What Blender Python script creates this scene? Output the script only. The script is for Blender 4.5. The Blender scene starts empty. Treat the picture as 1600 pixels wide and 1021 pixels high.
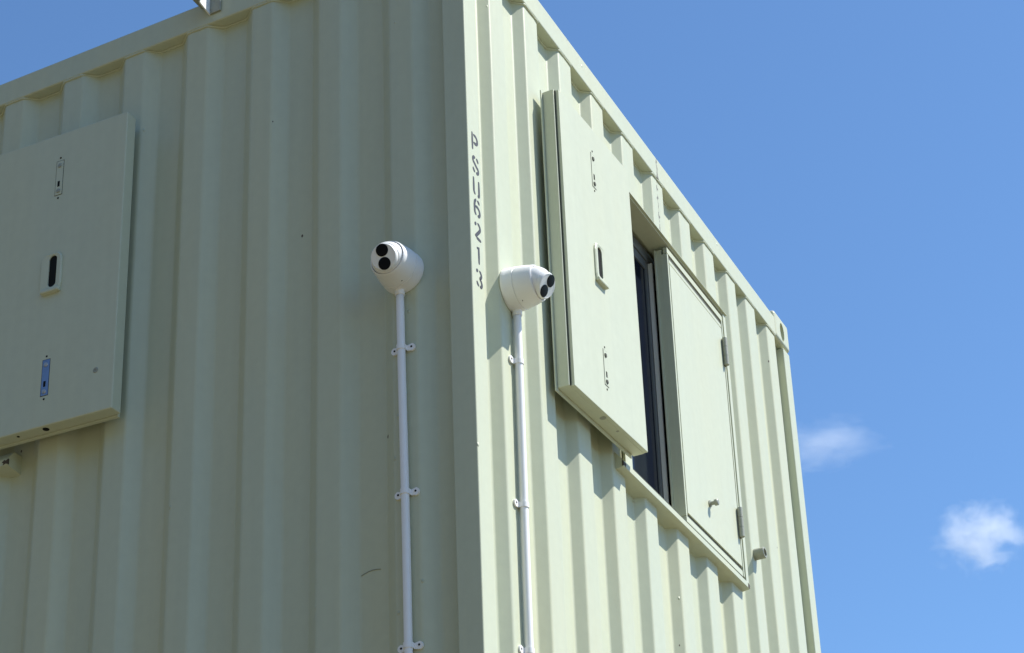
import bpy, bmesh, math, random
from mathutils import Vector, Matrix, noise

# ------------------------------------------------------------------ camera
S = bpy.context.scene
COL = S.collection
Z0 = 5.09                      # height of the top rail's lower edge above the ground
R = math.radians
cam_d = bpy.data.cameras.new("camera")
cam = bpy.data.objects.new("camera", cam_d); COL.objects.link(cam); S.camera = cam
cam.location = (-3.35276, -1.70163, -3.46088 + Z0)
cam.rotation_euler = (1.99060748, 0.0355378944, -1.10223724)
cam_d.sensor_fit = 'HORIZONTAL'; cam_d.sensor_width = 36
cam_d.lens = 3046.84 * 36 / 1600
cam_d.shift_y = (899.44 - 510.5) / 1600
cam_d.clip_start = 0.05; cam_d.clip_end = 12000

# ------------------------------------------------------------------ sky and sun
SUN = Vector((0.50, -1.0, 1.55)).normalized()
elev = math.asin(SUN.z); azim = math.atan2(SUN.x, SUN.y)
W = bpy.data.worlds.new("World"); S.world = W; W.use_nodes = True
wn = W.node_tree.nodes; wl = W.node_tree.links
for n in list(wn): wn.remove(n)
sky = wn.new('ShaderNodeTexSky'); sky.sky_type = 'NISHITA'; sky.sun_disc = False
sky.sun_elevation = elev; sky.sun_rotation = azim
sky.altitude = 0; sky.air_density = 1.0; sky.dust_density = 0.2; sky.ozone_density = 6.0
bg = wn.new('ShaderNodeBackground'); bg.inputs['Strength'].default_value = 0.102
wo = wn.new('ShaderNodeOutputWorld')
grade = wn.new('ShaderNodeMix'); grade.data_type = 'RGBA'; grade.blend_type = 'MULTIPLY'; grade.inputs[0].default_value = 1.0
grade.inputs[7].default_value = (1.0, 1.16, 1.22, 1)
wl.new(sky.outputs[0], grade.inputs[6]); wl.new(grade.outputs[2], bg.inputs[0]); wl.new(bg.outputs[0], wo.inputs[0])
sd = bpy.data.lights.new("sun", 'SUN'); sd.energy = 4.6; sd.angle = R(0.53); sd.color = (1.0, 0.965, 0.90)
so = bpy.data.objects.new("sun", sd); COL.objects.link(so)
so.rotation_euler = SUN.to_track_quat('Z', 'Y').to_euler(); so.location = (3, -6, 12)
S.view_settings.view_transform = 'Standard'; S.view_settings.look = 'None'
S.view_settings.exposure = 0.62; S.view_settings.gamma = 1.0; S.view_settings.use_curve_mapping = False
S.render.engine = 'CYCLES'
S.cycles.max_bounces = 8; S.cycles.diffuse_bounces = 5; S.cycles.volume_bounces = 3
S.cycles.use_denoising = True
try: S.cycles.denoiser = 'OPENIMAGEDENOISE'
except Exception: pass

# ------------------------------------------------------------------ materials
def newmat(name):
    m = bpy.data.materials.new(name); m.use_nodes = True
    nt = m.node_tree
    return m, nt.nodes, nt.links, nt.nodes['Principled BSDF']

def simple(name, col, rough=0.5, metal=0.0, bump=0.0, bscale=200.0, var=0.0, spec=None):
    m, n, l, b = newmat(name)
    b.inputs['Roughness'].default_value = rough; b.inputs['Metallic'].default_value = metal
    if spec is not None: b.inputs['Specular IOR Level'].default_value = spec
    tc = n.new('ShaderNodeTexCoord'); nz = n.new('ShaderNodeTexNoise')
    nz.inputs['Scale'].default_value = bscale; nz.inputs['Detail'].default_value = 4
    l.new(tc.outputs['Object'], nz.inputs['Vector'])
    mx = n.new('ShaderNodeMix'); mx.data_type = 'RGBA'
    mx.inputs[6].default_value = (*[c * (1 - var) for c in col], 1); mx.inputs[7].default_value = (*[min(1, c * (1 + var)) for c in col], 1)
    l.new(nz.outputs['Fac'], mx.inputs[0]); l.new(mx.outputs[2], b.inputs['Base Color'])
    if bump:
        bp = n.new('ShaderNodeBump'); bp.inputs['Strength'].default_value = bump; bp.inputs['Distance'].default_value = 0.001
        l.new(nz.outputs['Fac'], bp.inputs['Height']); l.new(bp.outputs[0], b.inputs['Normal'])
    return m

def M_(n, l, op, a, b=None, c=None):
    x = n.new('ShaderNodeMath'); x.operation = op
    for i, v in enumerate((a, b, c)):
        if v is None: continue
        if isinstance(v, (int, float)): x.inputs[i].default_value = v
        else: l.new(v, x.inputs[i])
    return x.outputs[0]

def paint(name, base=(0.522, 0.552, 0.412), warm=(0.56, 0.56, 0.385), rough=0.42, blobs=True, crack=False, chips=0.26):
    m, n, l, b = newmat(name)
    b.inputs['Roughness'].default_value = rough
    b.inputs['Specular IOR Level'].default_value = 0.35
    tc = n.new('ShaderNodeTexCoord'); O = tc.outputs['Object']
    mp = n.new('ShaderNodeMapping'); mp.inputs['Scale'].default_value = (5.5, 5.5, 0.9); l.new(O, mp.inputs[0])
    n1 = n.new('ShaderNodeTexNoise'); n1.inputs['Scale'].default_value = 1.0; n1.inputs['Detail'].default_value = 5; l.new(mp.outputs[0], n1.inputs['Vector'])
    r1 = n.new('ShaderNodeMapRange'); r1.inputs[1].default_value = 0.42; r1.inputs[2].default_value = 0.72; l.new(n1.outputs['Fac'], r1.inputs[0])
    mx = n.new('ShaderNodeMix'); mx.data_type = 'RGBA'; mx.inputs[6].default_value = (*base, 1); mx.inputs[7].default_value = (*warm, 1)
    f = M_(n, l, 'MULTIPLY', r1.outputs[0], 0.75); l.new(f, mx.inputs[0])
    # fine grime
    n2 = n.new('ShaderNodeTexNoise'); n2.inputs['Scale'].default_value = 38; n2.inputs['Detail'].default_value = 6; l.new(O, n2.inputs['Vector'])
    g = n.new('ShaderNodeMapRange'); g.inputs[1].default_value = 0.3; g.inputs[2].default_value = 0.7; g.inputs[3].default_value = 0.975; g.inputs[4].default_value = 1.015; l.new(n2.outputs['Fac'], g.inputs[0])
    mp4 = n.new('ShaderNodeMapping'); mp4.inputs['Scale'].default_value = (45, 45, 1.6); l.new(O, mp4.inputs[0])
    n4 = n.new('ShaderNodeTexNoise'); n4.inputs['Scale'].default_value = 1.0; n4.inputs['Detail'].default_value = 3; l.new(mp4.outputs[0], n4.inputs['Vector'])
    g4 = n.new('ShaderNodeMapRange'); g4.inputs[1].default_value = 0.3; g4.inputs[2].default_value = 0.75; g4.inputs[3].default_value = 1.01; g4.inputs[4].default_value = 0.975; l.new(n4.outputs['Fac'], g4.inputs[0])
    gg = M_(n, l, 'MULTIPLY', g.outputs[0], g4.outputs[0])
    vm = n.new('ShaderNodeVectorMath'); vm.operation = 'SCALE'; l.new(mx.outputs[2], vm.inputs[0]); l.new(gg, vm.inputs['Scale'])
    colr = vm.outputs[0]
    # sparse dark chips
    vo = n.new('ShaderNodeTexVoronoi'); vo.inputs['Scale'].default_value = 13; vo.inputs['Randomness'].default_value = 1
    mp2 = n.new('ShaderNodeMapping'); mp2.inputs['Scale'].default_value = (1, 1, 0.62); l.new(O, mp2.inputs[0]); l.new(mp2.outputs[0], vo.inputs['Vector'])
    sep = n.new('ShaderNodeSeparateColor'); l.new(vo.outputs['Color'], sep.inputs[0])
    rad = M_(n, l, 'MULTIPLY_ADD', M_(n, l, 'POWER', sep.outputs[2], 2.0), 0.032, 0.010)
    inside = M_(n, l, 'LESS_THAN', vo.outputs['Distance'], rad)
    pick = M_(n, l, 'LESS_THAN', sep.outputs[1], chips)
    chip = M_(n, l, 'MULTIPLY', inside, pick)
    if crack:
        sx = n.new('ShaderNodeSeparateXYZ'); l.new(O, sx.inputs[0])
        n3 = n.new('ShaderNodeTexNoise'); n3.inputs['Scale'].default_value = 55; n3.inputs['Detail'].default_value = 3; l.new(O, n3.inputs['Vector'])
        dx = M_(n, l, 'SUBTRACT', sx.outputs['X'], M_(n, l, 'MULTIPLY_ADD', n3.outputs['Fac'], 0.03, 1.228))
        ax = M_(n, l, 'LESS_THAN', M_(n, l, 'ABSOLUTE', dx), M_(n, l, 'MULTIPLY', M_(n, l, 'SUBTRACT', n2.outputs['Fac'], 0.36), 0.020))
        zz = M_(n, l, 'MULTIPLY', M_(n, l, 'GREATER_THAN', sx.outputs['Z'], crack[0]), M_(n, l, 'LESS_THAN', sx.outputs['Z'], crack[1]))
        chip = M_(n, l, 'MAXIMUM', chip, M_(n, l, 'MULTIPLY', M_(n, l, 'MULTIPLY', ax, zz), 0.75))
    m3 = n.new('ShaderNodeMix'); m3.data_type = 'RGBA'; l.new(chip, m3.inputs[0]); l.new(colr, m3.inputs[6]); m3.inputs[7].default_value = (0.10, 0.075, 0.05, 1)
    l.new(m3.outputs[2], b.inputs['Base Color'])
    # bump: sprayed texture, slight dents, drips
    h = M_(n, l, 'MULTIPLY', n2.outputs['Fac'], 0.25)
    nf = n.new('ShaderNodeTexNoise'); nf.inputs['Scale'].default_value = 380; nf.inputs['Detail'].default_value = 2; l.new(O, nf.inputs['Vector'])
    h = M_(n, l, 'MULTIPLY_ADD', nf.outputs['Fac'], 0.16, h)
    if blobs:
        v2 = n.new('ShaderNodeTexVoronoi'); v2.inputs['Scale'].default_value = 17; mp3 = n.new('ShaderNodeMapping'); mp3.inputs['Scale'].default_value = (1.25, 1.25, 0.8); mp3.inputs['Location'].default_value = (3, 7, 1)
        l.new(O, mp3.inputs[0]); l.new(mp3.outputs[0], v2.inputs['Vector'])
        s2 = n.new('ShaderNodeSeparateColor'); l.new(v2.outputs['Color'], s2.inputs[0])
        bl = n.new('ShaderNodeMapRange'); bl.interpolation_type = 'SMOOTHSTEP'; bl.inputs[1].default_value = 0.02; bl.inputs[2].default_value = 0.085; bl.inputs[3].default_value = 1; bl.inputs[4].default_value = 0
        l.new(v2.outputs['Distance'], bl.inputs[0])
        pk = M_(n, l, 'LESS_THAN', s2.outputs[0], 0.16)
        h = M_(n, l, 'MULTIPLY_ADD', M_(n, l, 'MULTIPLY', bl.outputs[0], pk), 3.6, h)
    bp = n.new('ShaderNodeBump'); bp.inputs['Strength'].default_value = 0.55; bp.inputs['Distance'].default_value = 0.0012
    l.new(h, bp.inputs['Height']); l.new(bp.outputs[0], b.inputs['Normal'])
    return m

MAT = {}
MAT['paint'] = paint('pale_green_paint')
MAT['paint_crack'] = paint('pale_green_paint_cracked', crack=(2.591 - 0.089 - 0.30, 2.591 + 0.2))
MAT['paint_flat'] = paint('pale_green_panel_paint', base=(0.538, 0.564, 0.425), warm=(0.555, 0.568, 0.41), blobs=False, chips=0.02)
MAT['paint_under'] = paint('pale_green_sill_paint', blobs=False)
MAT['white'] = simple('white_plastic', (0.80, 0.80, 0.79), 0.38, bump=0.1, bscale=300, var=0.02)
MAT['pvc'] = simple('white_pipe_plastic', (0.86, 0.85, 0.84), 0.33, bump=0.1, bscale=60, var=0.03)
MAT['lens'] = simple('black_lens', (0.004, 0.005, 0.008), 0.3, spec=0.12)
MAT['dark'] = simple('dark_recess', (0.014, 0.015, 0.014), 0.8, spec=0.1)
MAT['ink'] = simple('black_stencil_paint', (0.022, 0.027, 0.036), 0.6, var=0.4, bscale=120)
MAT['alu'] = simple('grey_window_profile', (0.13, 0.14, 0.145), 0.4, bump=0.1, bscale=80, var=0.1)
MAT['bar'] = simple('light_window_bar', (0.72, 0.73, 0.72), 0.35, var=0.05)
MAT['glass'] = simple('dark_window_glass', (0.010, 0.014, 0.024), 0.08, spec=0.25, var=0.2, bscale=3)
MAT['blue'] = simple('blue_protective_film', (0.16, 0.27, 0.52), 0.35, var=0.25, bscale=60)
MAT['steel'] = simple('painted_hinge_steel', (0.30, 0.31, 0.25), 0.45, bump=0.3, bscale=120, var=0.12)
MAT['rust'] = simple('rusty_edge', (0.075, 0.058, 0.042), 0.8, bump=0.8, bscale=150, var=0.5)
MAT['chrome'] = simple('bare_latch_metal', (0.45, 0.45, 0.44), 0.4, metal=0.6, var=0.1)
MAT['dirt'] = simple('dry_ground', (0.16, 0.134, 0.080), 0.95, bump=0.5, bscale=3.0, var=0.25)
MAT['blocker'] = simple('sky_blocker_cover', (0.050, 0.055, 0.030), 0.95, bump=0.5, bscale=0.6, var=0.4)  # cover of the unseen hill added to hold back sky light
MAT['scuff'] = simple('worn_paint', (0.24, 0.25, 0.19), 0.7)
MAT['gap_shade'] = simple('painted_gap_shade', (0.06, 0.065, 0.045), 0.8)  # dark colour that paints in the shade of the shutter gaps
MAT['bright'] = simple('sunlit_gusset_white', (0.82, 0.83, 0.80), 0.4)  # near white so the gusset carries its sunlit look in the colour

# ------------------------------------------------------------------ builders
def wloc(o):
    v = Vector(o.location)
    while o.parent: o = o.parent; v += Vector(o.location)
    return v

def obj(name, bm, mat, parent=None, smooth=False, loc=None, recalc=True):
    """links a bmesh given in world coordinates as one mesh object under parent"""
    if recalc: bmesh.ops.recalc_face_normals(bm, faces=bm.faces[:])
    base = wloc(parent) if parent else Vector(loc if loc else (0, 0, 0))
    for v in bm.verts: v.co -= base
    me = bpy.data.meshes.new(name); bm.to_mesh(me); bm.free()
    if smooth:
        for p in me.polygons: p.use_smooth = True
    me.materials.append(MAT[mat])
    o = bpy.data.objects.new(name, me); COL.objects.link(o)
    if parent: o.parent = parent
    else: o.location = base
    return o

def empty(name, loc, label, cat, group=None):
    o = bpy.data.objects.new(name, None); COL.objects.link(o); o.location = loc
    o.empty_display_size = 0.1
    o['label'] = label; o['category'] = cat
    if group: o['group'] = group
    return o

def box(bm, p0, p1, bev=0.0, f=None, seg=2):
    """axis box between two corners, optional bevel; f maps each corner"""
    t = bmesh.new()
    bmesh.ops.create_cube(t, size=1)
    c = [(a + b) / 2 for a, b in zip(p0, p1)]; s = [abs(b - a) for a, b in zip(p0, p1)]
    for v in t.verts: v.co = Vector((c[0] + v.co.x * s[0], c[1] + v.co.y * s[1], c[2] + v.co.z * s[2]))
    if bev: bmesh.ops.bevel(t, geom=t.edges[:], offset=bev, segments=seg, affect='EDGES', profile=0.5)
    join(bm, t, f)

def join(bm, t, f=None):
    m = {}
    for v in t.verts: m[v] = bm.verts.new(f(v.co) if f else v.co)
    for fc in t.faces:
        try: bm.faces.new([m[v] for v in fc.verts])
        except ValueError: pass
    t.free()

def lathe(bm, prof, origin, axis, seg=64, f=None):
    """prof: list of (distance along axis, radius)"""
    a = Vector(axis).normalized(); q = a.to_track_quat('Z', 'Y')
    rings = []
    for s, r in prof:
        if r < 1e-6: rings.append([bm.verts.new((f or Vector)(Vector(origin) + a * s))]); continue
        rings.append([bm.verts.new((f or Vector)(Vector(origin) + q @ Vector((r * math.cos(2 * math.pi * k / seg), r * math.sin(2 * math.pi * k / seg), s)))) for k in range(seg)])
    for A, B in zip(rings, rings[1:]):
        for k in range(seg):
            k2 = (k + 1) % seg
            if len(A) == 1 and len(B) == 1: continue
            if len(A) == 1: bm.faces.new((A[0], B[k], B[k2]))
            elif len(B) == 1: bm.faces.new((A[k], A[k2], B[0]))
            else: bm.faces.new((A[k], A[k2], B[k2], B[k]))

def tube(bm, pts, r, seg=12, f=None, jitter=0.0):
    rings = []
    for i, p in enumerate(pts):
        p = Vector(p); d = (Vector(pts[min(i + 1, len(pts) - 1)]) - Vector(pts[max(i - 1, 0)])).normalized()
        q = d.to_track_quat('Z', 'Y'); rr = r * (1 + jitter * noise.noise(p * 60))
        rings.append([bm.verts.new((f or Vector)(p + q @ Vector((rr * math.cos(2 * math.pi * k / seg), rr * math.sin(2 * math.pi * k / seg), 0)))) for k in range(seg)])
    for A, B in zip(rings, rings[1:]):
        for k in range(seg): bm.faces.new((A[k], A[(k + 1) % seg], B[(k + 1) % seg], B[k]))
    bm.faces.new(rings[0]); bm.faces.new(rings[-1][::-1])

def prism(bm, poly, n0, n1, f):
    """polygon (u,z) extruded between two depths; f maps (u,n,z)"""
    A = [bm.verts.new(f(Vector((u, n0, z)))) for u, z in poly]; B = [bm.verts.new(f(Vector((u, n1, z)))) for u, z in poly]
    bm.faces.new(A); bm.faces.new(B[::-1])
    for i in range(len(poly)):
        j = (i + 1) % len(poly); bm.faces.new((A[i], A[j], B[j], B[i]))

def fillet(P, r, seg=3):
    """rounds the corners of a polyline of (u, n); keeps support points beside each bend"""
    out = [P[0]]
    for i in range(1, len(P) - 1):
        p, a, b = Vector(P[i]), Vector(P[i - 1]), Vector(P[i + 1])
        da, db = (a - p), (b - p); rr = min(r, da.length * 0.42, db.length * 0.42)
        da.normalize(); db.normalize()
        A, B = p + da * rr, p + db * rr
        for k in range(seg + 1):
            t = k / seg
            out.append(tuple((1 - t) ** 2 * A + 2 * t * (1 - t) * p + t * t * B))
    out.append(P[-1])
    return out

def sheet(name, prof, fmap, z0, z1, mat, parent, hole=None, dz=0.09, wob=0.0007, seed=0.0, rad=0.005):
    """corrugated steel sheet: profile (u, n) swept from z0 to z1, n counted outward, with one rectangular hole"""
    P = fillet(prof, rad)
    if hole:
        Q = []
        for a, b in zip(P, P[1:]):
            Q.append(a)
            for uu in sorted(hole[:2]):
                if a[0] + 1e-5 < uu < b[0] - 1e-5:
                    t = (uu - a[0]) / (b[0] - a[0]); Q.append((uu, a[1] + t * (b[1] - a[1])))
        P = Q + [P[-1]]
    nz = max(2, int((z1 - z0) / dz)); Z = [z0 + (z1 - z0) * k / nz for k in range(nz + 1)]
    if hole: Z = sorted(set([z for z in Z if min(abs(z - hole[2]), abs(z - hole[3])) > 0.02] + [hole[2], hole[3]]))
    bm = bmesh.new(); g = []
    for u, n in P:
        g.append([bm.verts.new(fmap(Vector((u + wob * 1.4 * noise.noise((u * 2.1, z * 1.3, seed + 9)), n + wob * noise.noise((u * 6, z * 2.4, seed)) * 1.4, z)))) for z in Z])
    for i in range(len(P) - 1):
        um = (P[i][0] + P[i + 1][0]) / 2
        for k in range(len(Z) - 1):
            zm = (Z[k] + Z[k + 1]) / 2
            if hole and hole[0] < um < hole[1] and hole[2] < zm < hole[3]: continue
            bm.faces.new((g[i][k], g[i + 1][k], g[i + 1][k + 1], g[i][k + 1]))
    o = obj(name, bm, mat, parent, smooth=True)
    md = o.modifiers.new('thickness', 'SOLIDIFY'); md.thickness = 0.002; md.offset = -1
    wnm = o.modifiers.new('normals', 'WEIGHTED_NORMAL'); wnm.keep_sharp = True; wnm.weight = 80
    # make sure the sheet's normals look outward (solidify then grows inward)
    me = o.data; c = sum((p.normal for p in me.polygons), Vector()); want = fmap(Vector((0, 1, 0))) - fmap(Vector((0, 0, 0)))
    if c.dot(want) < 0: me.flip_normals()
    return o, P

def FX0(v): return Vector((v.x, -v.y, v.z))         # end wall:  (u, outward, z) -> world
def FX(v):                                          # the same with the wall's slight racking out of plumb
    t = max(-1.0, min(1.0, (v.z - (Z0 - 0.9)) / 1.0))
    return Vector((v.x + 0.014 * math.sin(math.pi * max(0, min(1, v.x / 2.438))) ** 2 * t, -v.y, v.z))
def FY(v): return Vector((-v.y, v.x, v.z))          # side wall
WID, LEN, HGT = 2.438, 6.058, 2.591
def FXb(v): return Vector((v.x, LEN + v.y, v.z))
def FYb(v): return Vector((WID + v.y, v.x, v.z))

# measured corrugation edges of the end wall (outer flats)
D1, S1 = 0.0275, 0.023
Lk = [.1434, .347, .556, .763, .973, 1.194, 1.412, 1.615, 1.818, 1.999, 2.204]
Rk = [.2205, .4252, .632, .8415, 1.052, 1.277, 1.496, 1.700, 1.898, 2.083, 2.284]
PW = 0.0635
prof_end = [(PW - 0.01, -D1), (Lk[0] - S1, -D1)]
for a, b in zip(Lk, Rk):
    if prof_end[-1][0] < a - S1 - 1e-4: prof_end.append((a - S1, -D1))
    prof_end += [(a, 0), (b, 0), (b + S1, -D1)]
prof_end.append((WID - PW + 0.01, -D1))
D2, S2 = 0.028, 0.035
prof_side = [(PW - 0.01, -D2)]
k = 0
while 0.1452 + 0.2041 * k + 0.0625 + S2 < LEN - PW - 0.03:
    a = 0.1452 + 0.2041 * k; prof_side += [(a - S2, -D2), (a, 0), (a + 0.0625, 0), (a + 0.0625 + S2, -D2)]; k += 1
prof_side.append((LEN - PW + 0.01, -D2))

def casting(name, x, y, z, sx, sy, parent):
    """corner casting: rounded block with three oval pockets; (x, y, z) is its outer lower corner, sx, sy point inward"""
    hx, hy, hz = 0.147, 0.163, 0.109
    b = bmesh.new(); box(b, (x, y, z), (x + sx * hx, y + sy * hy, z + hz), 0.013, seg=4)
    o = obj(name, b, 'paint', parent)
    c = bmesh.new()
    def pocket(org, ax, e1, r1, e2, r2):
        seg = 36
        A = [c.verts.new(org - ax * 0.01 + e1 * r1 * math.cos(2 * math.pi * k / seg) + e2 * r2 * math.sin(2 * math.pi * k / seg)) for k in range(seg)]
        B = [c.verts.new(v.co + ax * 0.045) for v in A]
        c.faces.new(A); c.faces.new(B[::-1])
        for k in range(seg): c.faces.new((A[k], A[(k + 1) % seg], B[(k + 1) % seg], B[k]))
    X, Y, Z = Vector((sx, 0, 0)), Vector((0, sy, 0)), Vector((0, 0, 1)); P = Vector((x, y, z))
    pocket(P + X * 0.075 + Z * 0.050, Y, X, 0.021, Z, 0.036)
    pocket(P + Y * 0.085 + Z * 0.050, X, Y, 0.024, Z, 0.036)
    pocket(P + X * 0.074 + Y * 0.085 + Z * hz, -Z, X, 0.026, Y, 0.040)
    co = obj('cutter', c, 'paint')
    co.location -= wloc(parent) * 0
    md = o.modifiers.new('cut', 'BOOLEAN'); md.operation = 'DIFFERENCE'; md.object = co; md.solver = 'EXACT'
    bpy.context.view_layer.update()
    dg = bpy.context.evaluated_depsgraph_get()
    me = bpy.data.meshes.new_from_object(o.evaluated_get(dg)); o.modifiers.clear(); o.data = me
    bpy.data.objects.remove(co)
    return o

HOLE_E = (0.842, 1.738, -1.150, -0.205)
HOLE_S = (1.392, 2.288, -1.150, -0.205)

def container(zb, label, upper):
    """zb: height of its underside above the ground"""
    root = empty('shipping_container', (0, 0, zb), label, 'container')
    zt = zb + HGT - 0.0305      # top of rails
    zr = zt - 0.0762            # underside of end top rail
    zrs = zr - 0.017            # underside of side top rail
    zl = zb + 0.11
    sh = lambda h: (h[0], h[1], h[2] + Z0, h[3] + Z0) if upper else None
    ew, Pe = sheet('end_wall', prof_end, FX, zl, zr + 0.004, 'paint_crack' if upper else 'paint', root, sh(HOLE_E))
    sw, Ps = sheet('side_wall', prof_side, FY, zl, zrs + 0.004, 'paint', root, sh(HOLE_S), seed=4.0, rad=0.006)
    sheet('end_wall', prof_end, FXb, zl, zr + 0.004, 'paint', root, seed=7.0)
    sheet('side_wall', prof_side, FYb, zl, zrs + 0.004, 'paint', root, seed=11.0)
    # weld beads between sheet and rail
    for P, F, zz in ((Pe, FX, zr), (Ps, FY, zrs)):
        b = bmesh.new(); pts = []
        for a, c in zip(P, P[1:]):
            pts.append((a[0], a[1] + 0.001, zz - 0.002))
            if c[0] - a[0] > 0.03:
                for q in range(1, 5): pts.append((a[0] + (c[0] - a[0]) * q / 5, a[1] + (c[1] - a[1]) * q / 5 + 0.001, zz - 0.002))
        tube(b, pts, 0.0030, 8, F, jitter=0.6)
        obj('weld_bead', b, 'paint', root, smooth=True)
    # posts
    for (x, y, sx, sy) in ((0, 0, 1, 1), (WID, 0, -1, 1), (0, LEN, 1, -1), (WID, LEN, -1, -1)):
        b = bmesh.new()
        box(b, (x, y, zb + 0.11), (x + sx * PW, y + sy * 0.0605, zt - 0.08), 0.0035, seg=3)
        p = obj('corner_post', b, 'paint', root, smooth=False)
        if upper and x == 0 and y == 0: p['label'] = 'corner post with black stencilled code'; post = p
        casting('corner_casting', x - 0.004 * sx, y - 0.004 * sy, zt - 0.0735, sx, sy, root)
        b = bmesh.new(); box(b, (x - 0.004 * sx, y - 0.004 * sy, zb), (x + sx * 0.158, y + sy * 0.17, zb + 0.108), 0.006)
        obj('corner_casting', b, 'paint', root)
    # rails: slightly proud of the sheet, inside edge behind it
    for y, s in ((0, 1), (LEN, -1)):
        b = bmesh.new(); box(b, (0.145, y - 0.004 * s, zr), (WID - 0.145, y + 0.058 * s, zt), 0.004, seg=3)
        obj('top_rail', b, 'paint_crack' if (upper and s == 1) else 'paint', root)
        b = bmesh.new(); box(b, (0.16, y - 0.003 * s, zb + 0.012), (WID - 0.16, y + 0.07 * s, zb + 0.125), 0.004, seg=3)
        obj('bottom_rail', b, 'paint', root)
    for x, s in ((0, 1), (WID, -1)):
        b = bmesh.new(); box(b, (x - 0.004 * s, 0.161, zrs), (x + 0.058 * s, LEN - 0.161, zt - 0.017), 0.004, seg=3)
        obj('top_rail', b, 'paint', root)
        b = bmesh.new(); box(b, (x - 0.003 * s, 0.172, zb + 0.012), (x + 0.07 * s, LEN - 0.172, zb + 0.125), 0.004, seg=3)
        obj('bottom_rail', b, 'paint', root)
    b = bmesh.new(); box(b, (0.06, 0.06, zt - 0.030), (WID - 0.06, LEN - 0.06, zt - 0.022)); obj('roof', b, 'paint', root)
    b = bmesh.new(); box(b, (0.07, 0.07, zb + 0.05), (WID - 0.07, LEN - 0.07, zb + 0.10)); obj('floor', b, 'dark', root)
    return root, (post if upper else None)

lower, _ = container(5.09 + 0.0762 + 0.0305 - HGT * 2, 'pale green corrugated container standing on the ground under the upper one', False)
upper, post = container(5.09 + 0.0762 + 0.0305 - HGT, 'pale green corrugated container with shuttered windows and a stencilled corner post', True)

# ------------------------------------------------------------------ stencilled code, read downwards
def ribbon(bm, pts, w, F, n0=-0.0002, n1=0.0004):
    P = [Vector(p) for p in pts]
    L = []; Rr = []
    for i, p in enumerate(P):
        d = (P[min(i + 1, len(P) - 1)] - P[max(i - 1, 0)]).normalized(); nrm = Vector((-d.y, d.x))
        ww = w * (0.8 if i in (0, len(P) - 1) else 1.05) * (1 + 0.07 * noise.noise((p.x * 300, p.y * 300, 1)))
        L.append(p + nrm * ww / 2); Rr.append(p - nrm * ww / 2)
    e0 = P[0] - (P[1] - P[0]).normalized() * w * 0.3; e1 = P[-1] + (P[-1] - P[-2]).normalized() * w * 0.3
    poly = [e0] + L + [e1] + Rr[::-1]
    A = [bm.verts.new(F(Vector((p.x, n1, p.y)))) for p in poly]; B = [bm.verts.new(F(Vector((p.x, n0, p.y)))) for p in poly]
    n = len(P)
    # triangulated strip for a clean cap
    def cap(V):
        Lv = V[1:1 + n]; Rv = V[2 + n:][::-1]
        for i in range(n - 1): bm.faces.new((Lv[i], Lv[i + 1], Rv[i + 1], Rv[i]))
        bm.faces.new((V[0], Lv[0], Rv[0])); bm.faces.new((Lv[-1], V[n + 1], Rv[-1]))
    cap(A)
    for i in range(len(poly)):
        j = (i + 1) % len(poly); bm.faces.new((A[i], A[j], B[j], B[i]))

def arc(cx, cy, rx, ry, a0, a1, n=8):
    return [(cx + rx * math.cos(R(a0 + (a1 - a0) * k / n)), cy + ry * math.sin(R(a0 + (a1 - a0) * k / n))) for k in range(n + 1)]
GL = {
 'P': [[(.10, 0), (.10, .5), (.10, 1)], [(.34, .94), (.62, .93)] + arc(.58, .70, .30, .23, 70, -70, 6) + [(.56, .46), (.34, .45)]],
 'S': [arc(.55, .76, .33, .19, 10, 70, 4), arc(.44, .75, .34, .20, 95, 215, 6) + [(.40, .54), (.66, .42)] + arc(.56, .25, .34, .20, 40, -85, 6), arc(.45, .24, .33, .19, -110, -175, 4)],
 'U': [[(.10, 1), (.10, .6), (.10, .28)] + arc(.40, .24, .30, .19, 185, 245, 4), [(.90, 1), (.90, .6), (.90, .28)] + arc(.60, .24, .30, .19, -5, -65, 4)],
 '6': [arc(.56, .78, .30, .17, 20, 80, 4), [(.36, .95), (.18, .80), (.11, .55), (.12, .32)] + arc(.42, .24, .30, .19, 190, 250, 4), [(.30, .53), (.55, .56)] + arc(.55, .29, .35, .25, 60, -80, 7)],
 '2': [arc(.46, .74, .34, .19, 175, 125, 4), arc(.50, .73, .36, .22, 85, -25, 6) + [(.60, .44), (.30, .22), (.12, .10)], [(.30, .05), (.60, .05), (.92, .05)]],
 '1': [[(.32, .86), (.54, .98), (.54, .5), (.54, .02)]],
 '3': [arc(.46, .76, .34, .18, 170, 120, 4), arc(.48, .75, .34, .20, 75, -75, 6), arc(.50, .26, .36, .23, 80, -75, 7), arc(.46, .24, .34, .19, -105, -170, 4)],
}
letters = 'PSU6213'; ztop = [-.624, -.688, -.752, -.808, -.872, -.938, -1.001]
for ch, zt_ in zip(letters, ztop):
    b = bmesh.new()
    for st in GL[ch]:
        pts = [(0.0195 + (p[0]) * 0.0325, zt_ - 0.0475 + p[1] * 0.0465 + Z0) for p in st]
        if len(pts) == 2: pts = [pts[0], tuple((Vector(pts[0]) + Vector(pts[1])) / 2), pts[1]]
        ribbon(b, pts, 0.0082, FX)
    obj('stencil_letter', b, 'ink', post, recalc=True)

# ------------------------------------------------------------------ windows and shutters
def zz(v): return v + Z0

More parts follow.
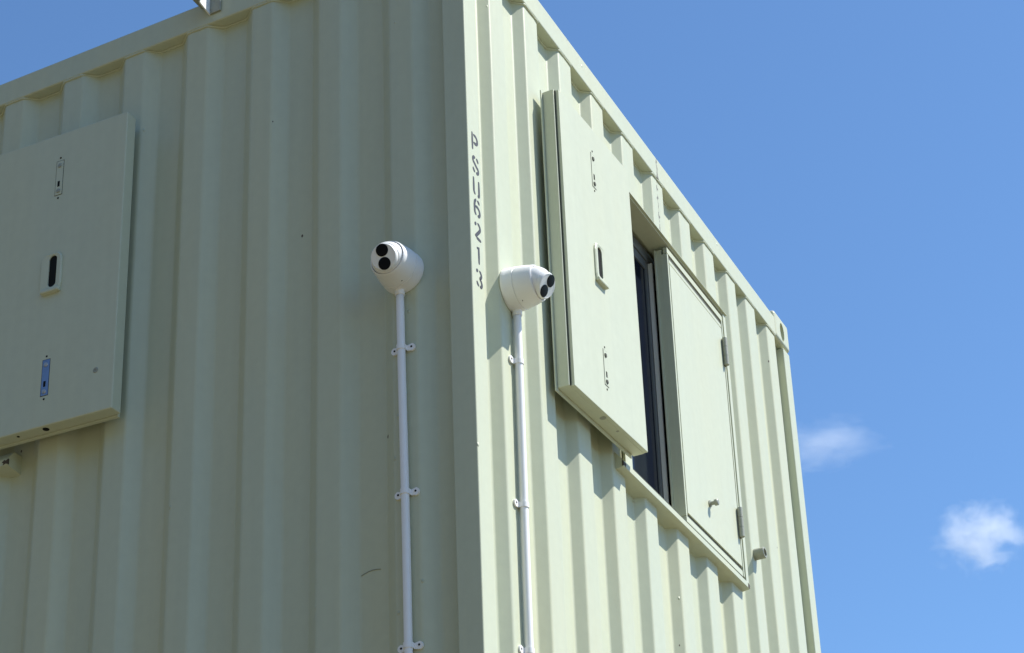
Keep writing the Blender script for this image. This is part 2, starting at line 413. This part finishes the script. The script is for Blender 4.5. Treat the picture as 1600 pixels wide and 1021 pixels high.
def window(root, F, u0, pref, seen, F0=None):
    """opening 0.86 m wide starting at u0; its first shutter is folded back over the wall, the second closed"""
    u1 = u0 + 0.862; zt, zb = zz(-0.2075), zz(-1.127)
    b = bmesh.new()
    # jambs, head and threshold lining, 2.5 mm proud of the wall
    box(b, (u0 - 0.022, -0.11, zb - 0.02), (u0 + 0.031, 0.003, zt - 0.001), 0.001, F)
    box(b, (u1 + 0.012, -0.11, zb - 0.02), (u1 + 0.034, 0.003, zt + 0.004), 0.001, F)
    box(b, (u0 - 0.022, -0.058, zt - 0.001), (u1 + 0.034, 0.001, zt + 0.006), 0.001, F)
    box(b, (u0 + 0.003, -0.11, zt + 0.010), (u1 + 0.012, -0.058, zt + 0.022), 0.001, F)
    box(b, (u0 + 0.003, -0.11, zb - 0.018), (u1 + 0.012, -0.024, zb), 0.001, F)
    # thin drip lip over the opening
    box(b, (u0 - 0.02, 0.001, zt + 0.0035), (u1 + 0.036, 0.0085, zt + 0.0055), 0.0005, F)
    w = obj('window', b, 'paint_flat', root)
    # sill: sloping lip, wide flat underside
    b = bmesh.new()
    us0, us1 = u0 - (0.105 if seen[1] else 0.080), u1 - 0.022
    poly = [(-0.03, zz(-1.1370)), (0.001, zz(-1.1380)), (0.022, zz(-1.1645)), (0.0225, zz(-1.1660)), (0.0225, zz(-1.1810)), (0.0205, zz(-1.1825)), (-0.032, zz(-1.190))]
    A = [b.verts.new(F(Vector((us0, n, z)))) for n, z in poly]; B = [b.verts.new(F(Vector((us1, n, z)))) for n, z in poly]
    b.faces.new(A); b.faces.new(B[::-1])
    for i in range(len(poly)):
        j = (i + 1) % len(poly); b.faces.new((A[i], A[j], B[j], B[i]))
    obj('sill', b, 'paint_under', w)
    for uu, du, sg in ((us0, 0.018, 1), (us1 - 0.010, 0.012, -1)):
        b = bmesh.new(); z_ = zz(-1.172)
        pl = [(uu - .002, z_ + .006), (uu + du * .3, z_ + .002), (uu + du * .55, z_ + .005), (uu + du, z_ - .001), (uu + du * .7, z_ - .004), (uu + du * .8, z_ - .009), (uu + du * .35, z_ - .006), (uu - .002, z_ - .009)]
        prism(b, pl, 0.019, 0.0235, F); obj('rust_scab', b, 'rust', w)
    # sliding window
    fr = bmesh.new()
    ym = u0 + 0.435
    box(fr, (u0 + 0.003, -0.104, zt - 0.036), (u1 + 0.012, -0.066, zt), 0.0015, F)
    box(fr, (u0 + 0.003, -0.104, zb), (u1 + 0.012, -0.066, zb + 0.030), 0.0015, F)
    box(fr, (u0 + 0.003, -0.104, zb + 0.030), (u0 + 0.030, -0.066, zt - 0.036), 0.0015, F)
    box(fr, (u1 - 0.015, -0.104, zb + 0.030), (u1 + 0.012, -0.066, zt - 0.036), 0.0015, F)
    obj('frame', fr, 'alu', w)
    def sash(a, c, n):
        s = bmesh.new(); z0_, z1_ = zb + 0.030, zt - 0.036
        box(s, (a, n - 0.014, z0_), (a + 0.030, n, z1_), 0.001, F); box(s, (c - 0.030, n - 0.014, z0_), (c, n, z1_), 0.001, F)
        box(s, (a + 0.030, n - 0.014, z1_ - 0.030), (c - 0.030, n - 0.001, z1_), 0.001, F); box(s, (a + 0.030, n - 0.014, z0_), (c - 0.030, n - 0.001, z0_ + 0.030), 0.001, F)
        o = obj('sash', s, 'alu', w)
        s = bmesh.new(); box(s, (a + 0.0305, n - 0.009, z0_ + 0.0305), (c - 0.0305, n - 0.005, z1_ - 0.0305), 0, F)
        obj('pane', s, 'glass', w)
    sash(u0 + 0.031, ym + 0.008, -0.070); sash(ym - 0.018, u1 - 0.016, -0.087)
    s = bmesh.new(); box(s, (ym - 0.0060, -0.0695, zb + 0.034), (ym + 0.0015, -0.0560, zt - 0.04), 0.0008, F)
    obj('sash_bar', s, 'bar', w)

    # leaves -------------------------------------------------------------
    def leaf(G, wd, z0_, z1_, lab, opened):
        """G maps (a, n, z): a from the free edge, n outward from the leaf's back"""
        s = bmesh.new()
        t = 0.046
        if seen[1]:
            box(s, (0, 0.010, z0_), (wd, t, z1_), 0.0030, G, 3)
            box(s, (0.010, 0, z0_ - 0.004), (wd - 0.01, 0.010, z1_ + 0.002), 0.001, G)
            lf = obj('shutter', s, 'paint_flat', root)
            if lab: lf['label'] = lab
            return lf
        box(s, (0, 0.004, z0_), (wd, t - 0.0115, z1_), 0.0015, G)
        if opened:
            box(s, (-0.008, 0, z0_ - 0.010), (wd - 0.01, 0.004, z1_ + 0.004), 0.001, G)
        box(s, (0.0075, t - 0.012, z0_ + 0.0005), (wd - 0.002, t, z1_ - 0.001), 0.0012, G)
        lf = obj('shutter', s, 'paint_flat', root)
        if lab: lf['label'] = lab
        return lf
    w0 = 0.437
    # opened leaf
    uf, n0, n1 = pref
    th = math.asin((n1 - n0) / w0)
    def G(v):
        return (F0 or F)(Vector((uf + v.x * math.cos(th), n0 + v.x * math.sin(th) + v.y, v.z + 0.008 * v.x / w0)))
    zb_, zt_ = zz(-1.1405), zz(-0.2635)
    lf = leaf(G, w0, zb_, zt_, seen[0], True)
    t = 0.046
    if not seen[1]:
        s = bmesh.new(); box(s, (0.0050, t - 0.0115, zb_ + 0.002), (0.0076, t - 0.0085, zt_ - 0.002), 0, G); obj('gap_shade', s, 'gap_shade', lf)  # dark strip painting the shade in the step beside the face plate
    cu = 0.2085 if seen[1] else 0.1985
    def latch(cz, h, film):
        s = bmesh.new()
        wv = 0.0108
        box(s, (cu - wv, t - 0.001, cz - h / 2), (cu + wv, t + 0.0012, cz + h / 2), 0.0008, G)
        o = obj('latch_plate', s, 'blue' if film else 'paint_flat', lf)
        s = bmesh.new()
        box(s, (cu - wv - 0.0012, t - 0.0012, cz - h / 2 - 0.0012), (cu + wv + 0.0012, t + 0.0004, cz + h / 2 + 0.0012), 0, G)
        box(s, (cu - 0.003, t + 0.0004, cz - h * 0.26), (cu + 0.004, t + 0.0016, cz - h * 0.10), 0, G)
        obj('latch_slot', s, 'dark', lf)
        for q in (0.36, -0.39):
            s = bmesh.new()
            lathe(s, [(0, 0), (0.0, 0.0065), (0.0022, 0.0055), (0.0026, 0)], G(Vector((cu, t + 0.0012, cz + h * q))), G(Vector((0, 1, 0))) - G(Vector((0, 0, 0))), 16)
            obj('latch_bolt', s, 'chrome' if film else ('steel' if seen[1] else 'gap_shade'), lf)
        for q in (-1, 1):
            s = bmesh.new(); lathe(s, [(0, 0), (0, .0028), (.0008, .0028), (.0008, 0)], G(Vector((cu, t, cz + q * (h / 2 + 0.010)))), G(Vector((0, 1, 0))) - G(Vector((0, 0, 0))), 10)
            obj('screw', s, 'dark', lf)
    latch(zz(-0.405), 0.106, False)
    latch(zz(-1.003), 0.102, seen[1])
    # handle: raised plate with an oval opening and a projecting lower lip
    s = bmesh.new(); zc = zz(-0.700)
    pw, ph = 0.030, 0.060
    seg = 40; O = []; I = []; O2 = []
    for k in range(seg):
        a = 2 * math.pi * (k + .5) / seg; c, si = math.cos(a), math.sin(a); q = max(abs(c), abs(si))
        rr = 0.93 if abs(abs(c) - abs(si)) < 0.2 else 1.0
        O.append((cu + 0.003 + c / q * rr * (pw + .003), zc + si / q * rr * ph)); O2.append((cu + 0.003 + c / q * rr * pw, zc + si / q * rr * (ph - .003)))
        ee = 0.35
        I.append((cu - 0.002 + 0.0125 * c, zc + 0.006 + math.copysign(0.0345, si) + 0.0125 * si))
    ra = [[s.verts.new(G(Vector((a, nn, z)))) for a, z in L] for L, nn in ((O, t - 0.001), (O, t + 0.0035), (O2, t + 0.006), (I, t + 0.0045), (I, t - 0.030))]
    for A, B in zip(ra, ra[1:]):
        for k in range(seg): s.faces.new((A[k], A[(k + 1) % seg], B[(k + 1) % seg], B[k]))
    obj('handle_plate', s, 'paint_flat', lf)
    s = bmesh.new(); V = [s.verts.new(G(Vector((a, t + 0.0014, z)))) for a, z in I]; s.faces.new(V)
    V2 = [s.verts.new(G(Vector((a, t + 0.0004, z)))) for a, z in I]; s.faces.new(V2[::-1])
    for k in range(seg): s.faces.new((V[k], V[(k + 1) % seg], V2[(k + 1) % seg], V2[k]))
    obj('handle_opening_shade', s, 'dark', lf)  # flat dark disc standing in for the shade inside the recess
    s = bmesh.new()
    box(s, (cu - pw + 0.001, t, zc - ph + 0.001), (cu + pw - 0.001, t + 0.012, zc - ph + 0.012), 0.003, G)
    obj('handle_lip', s, 'paint_flat', lf)
    # drain holes on the underside, a bolt head near the free edge
    for da in (0.0, 0.085):
        s = bmesh.new(); e = G(Vector((cu + da, 0.030, zb_ - 0.0)))
        lathe(s, [(0, 0), (0, 0.0085 if da == 0 else .004), (0.0006, 0.0085 if da == 0 else .004), (0.0006, 0)], e, (0, 0, -1), 20)
        obj('drain_hole', s, 'dark' if seen[1] else 'steel', lf)
    if seen[1]:
        s = bmesh.new(); lathe(s, [(0, 0), (0, .008), (.0012, .007), (.0012, .003), (.0003, .0028), (.0003, 0)], G(Vector((0.055, t, zz(-1.022)))), G(Vector((0, 1, 0))) - G(Vector((0, 0, 0))), 20)
        obj('bolt', s, 'steel', lf)
    # hinge knuckles on the fold
    for hz in (-0.36, -0.95):
        s = bmesh.new(); lathe(s, [(0, 0), (0, .0075), (.095, .0075), (.095, 0)], F(Vector((uf + w0 + 0.012, n0 + 0.020, zz(hz) - 0.05))), (0, 0, 1), 16)
        obj('hinge', s, 'steel', lf)
    # bottom stay between the fold and the sill
    s = bmesh.new(); box(s, (u0 - 0.033, 0.002, zb - 0.03), (u0 - 0.010, 0.010, zb + 0.03), 0.002, F)
    obj('stay', s, 'paint_flat', lf)
    # closed leaf: body, face plate and edge strips with recessed grooves between them
    ua, ub = u0 + 0.4165, u0 + 0.8575
    s = bmesh.new(); box(s, (ua + 0.0005, -0.036, zz(-1.1285)), (ub, -0.020, zz(-0.2190)), 0.001, F)
    box(s, (ua + 0.0008, -0.021, zz(-1.1105)), (ub - 0.0005, -0.0125, zz(-0.2376)), 0.0, F)
    box(s, (ua - 0.003, -0.042, zz(-1.130)), (ua + 0.05, -0.036, zz(-0.2185)), 0.001, F)
    box(s, (ua + 0.011, -0.013, zz(-1.0982)), (ub - 0.002, 0.0005, zz(-0.2708)), 0.001, F)
    cl = obj('shutter', s, 'paint_flat', root)
    if seen[2]: cl['label'] = seen[2]
    for p in ((ua, ub + 0.016, -0.2369, -0.2173), (ua + 0.0115, ub, -0.2668, -0.2543), (ua, ub, -1.129, -1.1108)):
        s = bmesh.new(); box(s, (p[0], -0.013, zz(p[2])), (p[1], -0.0005, zz(p[3])), 0.0008, F); obj('edge_strip', s, 'paint_flat', cl)
    s = bmesh.new(); box(s, (ua, -0.022, zz(-1.1095)), (ua + 0.0092, -0.001, zz(-0.239)), 0.0008, F); obj('edge_strip', s, 'paint_flat', cl)
    s = bmesh.new(); box(s, (ub + 0.0025, -0.013, zz(-1.128)), (ub + 0.0105, 0.001, zz(-0.239)), 0.0008, F); obj('edge_strip', s, 'paint_flat', cl)
    s = bmesh.new(); box(s, (ua + 0.012, -0.008, zz(-0.2706)), (ub - 0.003, -0.003, zz(-0.2669)), 0, F); obj('gap_shade', s, 'gap_shade', cl)  # this and the next three strips paint shade into the leaf's gaps
    s = bmesh.new(); box(s, (u0 + 0.032, -0.010, zz(-1.1368)), (ub + 0.01, -0.0015, zz(-1.1292)), 0, F); obj('gap_shade', s, 'gap_shade', cl)
    s = bmesh.new(); box(s, (ua + 0.010, -0.0124, zz(-1.1107)), (ub - 0.003, -0.0035, zz(-1.0983)), 0, F); obj('gap_shade', s, 'gap_shade', cl)
    s = bmesh.new(); box(s, (ua + 0.010, -0.0124, zz(-0.2542)), (ub - 0.003, -0.0035, zz(-0.2370)), 0, F); obj('gap_shade', s, 'gap_shade', cl)
    for hz in (-0.36, -0.955):
        s = bmesh.new(); o_ = F(Vector((u1 - 0.012, 0.010, zz(hz) - 0.049)))
        for q in range(3): lathe(s, [(0, 0), (0, .0078), (.0315, .0078), (.0315, 0)], o_ + Vector((0, 0, q * 0.0325)), (0, 0, 1), 16)
        box(s, (u1 - 0.016, 0.0015, zz(hz) - 0.049), (u1 + 0.001, 0.006, zz(hz) + 0.048), 0.001, F)
        obj('hinge', s, 'steel', cl)
    # catch on the closed leaf
    s = bmesh.new(); c0 = F(Vector((u0 + 0.612, 0, zz(-0.992)))); ax = F(Vector((0, 1, 0))) - F(Vector((0, 0, 0)))
    lathe(s, [(0, 0), (0, .0105), (.004, .0105), (.0045, .006), (.016, .006), (.017, .010), (.026, .010), (.028, .007), (.028, 0)], c0, ax, 20)
    obj('catch', s, 'steel', cl)
    return w

random.seed(5)
window(upper, FX, 0.860, (0.396, 0.016, 0.025), ('shutter folded back flat against the sunlit wall', False, 'closed shutter over half of the window'), FX0)
window(upper, FY, 1.410, (0.953, 0.020, 0.029), ('shutter folded back flat against the shaded wall', True, None))

# hairline scratch low on the shaded wall
b = bmesh.new()
ribbon(b, [(0.312 - 0.010 * k, zz(-1.700) + 0.006 * math.sin(k * 0.55) + 0.0006 * k) for k in range(6)], 0.0013, FY, -0.0285, -0.0266)
sc = obj('scratch', b, 'scuff', [o for o in upper.children if o.name.startswith('side_wall')][0])

# short pipe stub beside the window
b = bmesh.new()
lathe(b, [(0, 0), (0, .018), (.031, .018), (.034, .0165), (.034, .0125), (.012, .0125), (.012, 0)], (1.842, -0.0, zz(-1.008)), (0, -1, 0), 32)
obj('pipe_stub', b, 'steel', upper, smooth=False)

# ------------------------------------------------------------------ conduits
def conduit(F, ua, ub, ztop_, clips, label):
    root = empty('conduit_pipe', F(Vector((ub, 0, 2.64))), label, 'pipe', 'white conduit pipes running down from the cameras')
    rr = 0.0095; n = 0.0125
    z1 = zz(ztop_); z0 = 2.64
    U = lambda z: ua + (ub - ua) * (z1 - z) / (z1 - zz(-1.9)) + 0.0009 * math.sin(z * 5.3 + ua * 30)
    b = bmesh.new(); tube(b, [(U(z1 - q * (z1 - z0) / 24), n, z1 - q * (z1 - z0) / 24) for q in range(25)], rr, 28, F); obj('pipe', b, 'pvc', root, smooth=True)
    b = bmesh.new(); lathe(b, [(-.002, .0098), (0, .0118), (.024, .0118), (.026, .0098)], F(Vector((U(z1), n, z1 - 0.020))), (0, 0, 1), 32); obj('coupling', b, 'pvc', root)
    for cz in clips:
        z = zz(cz); c = U(z)
        b = bmesh.new()
        # band around the pipe
        seg = 18; w = 0.0065
        ring = [(c + 0.0112 * math.cos(R(180 * k / seg)), n + 0.0112 * math.sin(R(180 * k / seg))) for k in range(seg + 1)]
        ring = [(c + 0.0112, 0.002)] + ring + [(c - 0.0112, 0.002)]
        inn = [(c + (a - c) * 0.86, (q - n) * 0.86 + n if q > n else q) for a, q in ring]
        V = [[b.verts.new(F(Vector((a, q, zv)))) for a, q in rg] for rg in (ring, inn) for zv in (z - w, z + w)]
        for k in range(len(ring) - 1):
            b.faces.new((V[0][k], V[0][k + 1], V[1][k + 1], V[1][k])); b.faces.new((V[2][k], V[2][k + 1], V[3][k + 1], V[3][k]))
            b.faces.new((V[0][k], V[0][k + 1], V[2][k + 1], V[2][k])); b.faces.new((V[1][k], V[1][k + 1], V[3][k + 1], V[3][k]))
        # ears
        for sg in (-1, 1):
            e = c + sg * 0.0215; poly = [(c + sg * 0.0105, z + 0.0065)] + [(e + sg * 0.0094 * math.cos(R(a)), z + 0.0094 * math.sin(R(a))) for a in range(80, -81, -16)] + [(c + sg * 0.0105, z - 0.0065)]
            prism(b, poly, 0.0003, 0.0048, F)
        cl = obj('pipe_clip', b, 'pvc', root)
        for sg in (-1, 1):
            s = bmesh.new(); lathe(s, [(0, 0), (0, .0026), (.0008, .0026), (.0008, 0)], F(Vector((c + sg * 0.0220, 0.0045, z + .001))), F(Vector((0, 1, 0))), 14)
            obj('screw', s, 'dark', cl)
    return root
conduit(FY, 0.1805, 0.1735, -1.018, (-1.178, -1.545, -1.909), 'white conduit pipe clipped to the shaded wall below the first camera')
conduit(FX, 0.2020, 0.1930, -1.018, (-1.165, -1.538, -1.892), 'white conduit pipe clipped to the sunlit wall below the camera by the window')

# ------------------------------------------------------------------ cameras
def seccam(F, u, z, d, up, label, Lb=0.0685):
    org = F(Vector((u, 0, z))); ax = (F(Vector((0, 1, 0))) - F(Vector((0, 0, 0)))).normalized()
    root = empty('security_camera', org, label, 'camera', 'white twin-lens security cameras on the container walls')
    b = bmesh.new()
    prof = [(0.0002, 0.0), (0.0002, 0.0535), (0.001, .0545), (.007, .0548), (.009, .0540), (.030, .0524), (.0308, .0506), (.0326, .0506), (.0334, .0521), (.054, .0488), (.068, .0458), (.0725, .0450), (.0752, .0440), (.0762, .0428), (.0758, .0416), (.072, .0410), (.062, .0409)]
    lathe(b, prof, org, ax, 80)
    o = obj('camera_base', b, 'white', root, smooth=True)
    md = o.modifiers.new('edges', 'EDGE_SPLIT'); md.split_angle = R(35)
    d = Vector(d).normalized(); c = org + ax * Lb
    b = bmesh.new(); prof = []
    rb = 0.0405
    for k in range(0, 18): 
        a = math.pi * k / 26.0 + 0.0
        s_, r_ = -rb * math.cos(a), rb * math.sin(a)
        prof.append((s_, r_))
    while prof[-1][0] < 0.0205:
        s_ = prof[-1][0] + 0.003; prof.append((s_, math.sqrt(max(rb * rb - s_ * s_, 0.0))))
        if 0.0095 < s_ < 0.0126: rr_ = prof[-1][1]; prof += [(s_ + .0005, rr_ - .0012), (s_ + .0016, rr_ - .0016)]
    sl, rl = prof[-1]
    prof += [(sl + .0004, 0.0326), (sl + 0.0070, .0320), (sl + .0102, .0312), (sl + .0121, .0300), (sl + .0126, .0283), (sl + .0122, .0278), (sl + .0121, 0)]
    lathe(b, prof, c, d, 80)
    e = obj('eyeball', b, 'white', root, smooth=True)
    md = e.modifiers.new('edges', 'EDGE_SPLIT'); md.split_angle = R(38)
    upv = Vector(up); upv = (upv - d * upv.dot(d)).normalized()
    for sg in (1, -1):
        b = bmesh.new(); lathe(b, [(0, 0), (0, .0148), (.0006, .0148), (.0010, .0140), (.0013, .006), (.0014, 0)], c + d * (sl + .0124) + upv * 0.0158 * sg, d, 48)
        obj('lens', b, 'lens', e, smooth=False)
    # small screw recess near the cable side
    b = bmesh.new()
    side = (F(Vector((1, 0, 0))) - F(Vector((0, 0, 0)))).normalized()
    dn = (Vector((0, 0, -1)) * 0.93 - side * 0.36 * (1 if F is FX else 1)).normalized()
    p = org + ax * 0.040 + dn * 0.0498
    lathe(b, [(0, 0), (0, .0020), (.0012, .0020), (.0012, 0)], p, dn, 12)
    obj('screw', b, 'dark', root)
    return root
seccam(FY, 0.1781, zz(-0.9739), (-0.93, -0.12, -0.36), (-0.33, 0.0, 0.94), 'white twin-lens camera on the shaded wall left of the stencilled post')
seccam(FX, 0.1936, zz(-0.9729), (-0.03, -0.88, -0.48), (0.25, -0.45, 0.86), 'white twin-lens camera on the sunlit wall between stencilled post and open shutter')

# ------------------------------------------------------------------ bracket on the side roof rail
br = empty('roof_bracket', (-0.004, 0.745, zz(0.01)), 'small folded metal bracket on the roof rail above the shaded wall', 'bracket')
b = bmesh.new(); box(b, (-0.0095, 0.712, zz(0.010)), (-0.0045, 0.7455, zz(0.16)), 0.0015); obj('plate', b, 'steel', br)
b = bmesh.new()
poly = [(-0.0045, zz(0.010)), (-0.010, zz(0.010)), (-0.050, zz(0.017)), (-0.053, zz(0.022)), (-0.026, zz(0.052)), (-0.022, zz(0.16)), (-0.0045, zz(0.16))]
prism(b, [(x, z) for x, z in poly], 0.746, 0.750, lambda v: Vector((v.x, v.y, v.z))); obj('gusset', b, 'bright', br)
b = bmesh.new(); box(b, (-0.056, 0.7525, zz(0.034)), (-0.0045, 0.775, zz(0.19)), 0.009, seg=4); obj('housing', b, 'steel', br)

# ------------------------------------------------------------------ ground
b = bmesh.new(); bmesh.ops.create_grid(b, x_segments=40, y_segments=40, size=3000)
for v in b.verts: v.co.z = 0
g = obj('ground', b, 'dirt', recalc=False); g['kind'] = 'structure'

# unseen hill shape, added to block sky light from the shaded wall
b = bmesh.new(); NA, NR = 90, 14; rows = []
for i in range(NA + 1):
    az = R(72 + 158 * i / NA); w_ = math.sin(math.pi * i / NA) ** 0.45; row = []
    for j in range(NR + 1):
        t = j / NR; rr = 24 + 90 * t
        hh = 46 * (1 - math.cos(math.pi * min(1, t * 1.25))) / 2 * w_ + (2.2 * noise.noise((math.cos(az) * rr * .12, math.sin(az) * rr * .12, 3)) + 1.0 * noise.noise((math.cos(az) * rr * .5, math.sin(az) * rr * .5, 8))) * min(1, t * 4) * w_
        row.append(b.verts.new((math.cos(az) * rr, math.sin(az) * rr + 1, hh - 0.3)))
    rows.append(row)
for A, B in zip(rows, rows[1:]):
    for j in range(NR): b.faces.new((A[j], A[j + 1], B[j + 1], B[j]))
h = obj('sky_blocker_hill', b, 'blocker', smooth=True); h['kind'] = 'structure'

# ------------------------------------------------------------------ clouds: real volumes, far away
def cloud(name, dirv, dist, size, dens, thr, seed, label, sc=2.6):
    m = bpy.data.materials.new(name); m.use_nodes = True; n = m.node_tree.nodes; l = m.node_tree.links
    for x in list(n): n.remove(x)
    out = n.new('ShaderNodeOutputMaterial'); v = n.new('ShaderNodeVolumePrincipled'); l.new(v.outputs[0], out.inputs['Volume'])
    v.inputs['Color'].default_value = (0.97, 0.98, 1, 1); v.inputs['Anisotropy'].default_value = 0.35
    tc = n.new('ShaderNodeTexCoord'); mp = n.new('ShaderNodeMapping'); mp.inputs['Location'].default_value = (seed, seed * 1.7, seed * .6); l.new(tc.outputs['Object'], mp.inputs[0])
    nz = n.new('ShaderNodeTexNoise'); nz.inputs['Scale'].default_value = sc; nz.inputs['Detail'].default_value = 7; nz.inputs['Roughness'].default_value = 0.68; nz.inputs['Distortion'].default_value = 0.4
    l.new(mp.outputs[0], nz.inputs['Vector'])
    ln = n.new('ShaderNodeVectorMath'); ln.operation = 'LENGTH'; l.new(tc.outputs['Object'], ln.inputs[0])
    fall = M_(n, l, 'SUBTRACT', 1.0, ln.outputs['Value'])
    q = M_(n, l, 'SUBTRACT', M_(n, l, 'MULTIPLY_ADD', fall, 0.75, nz.outputs['Fac']), thr)
    q = M_(n, l, 'MAXIMUM', M_(n, l, 'MULTIPLY', q, dens), 0.0)
    q = M_(n, l, 'MULTIPLY', q, M_(n, l, 'GREATER_THAN', fall, 0.0))
    l.new(q, v.inputs['Density'])
    MAT[name] = m
    b = bmesh.new(); bmesh.ops.create_icosphere(b, subdivisions=4, radius=1.0)
    me = bpy.data.meshes.new('cloud'); b.to_mesh(me); b.free(); me.materials.append(m)
    o = bpy.data.objects.new('cloud', me); COL.objects.link(o)
    dv = Vector(dirv).normalized(); o.location = cam.location + dv * dist
    o.rotation_euler = dv.to_track_quat('Z', 'Y').to_euler(); o.scale = size
    o['label'] = label; o['category'] = 'cloud'; o['group'] = 'small clouds in the blue sky'
    return o
cloud('cloud_dense', (0.8955, 0.1755, 0.4050), 2000, (94, 70, 62), 0.085, 0.90, 3.1, 'small bright puffy cloud at the right of the sky', 3.4)
cloud('cloud_thin', (0.8580, 0.2380, 0.4560), 2000, (120, 56, 50), 0.034, 0.89, 8.3, 'thin wispy cloud just beside the far edge of the container', 3.0)
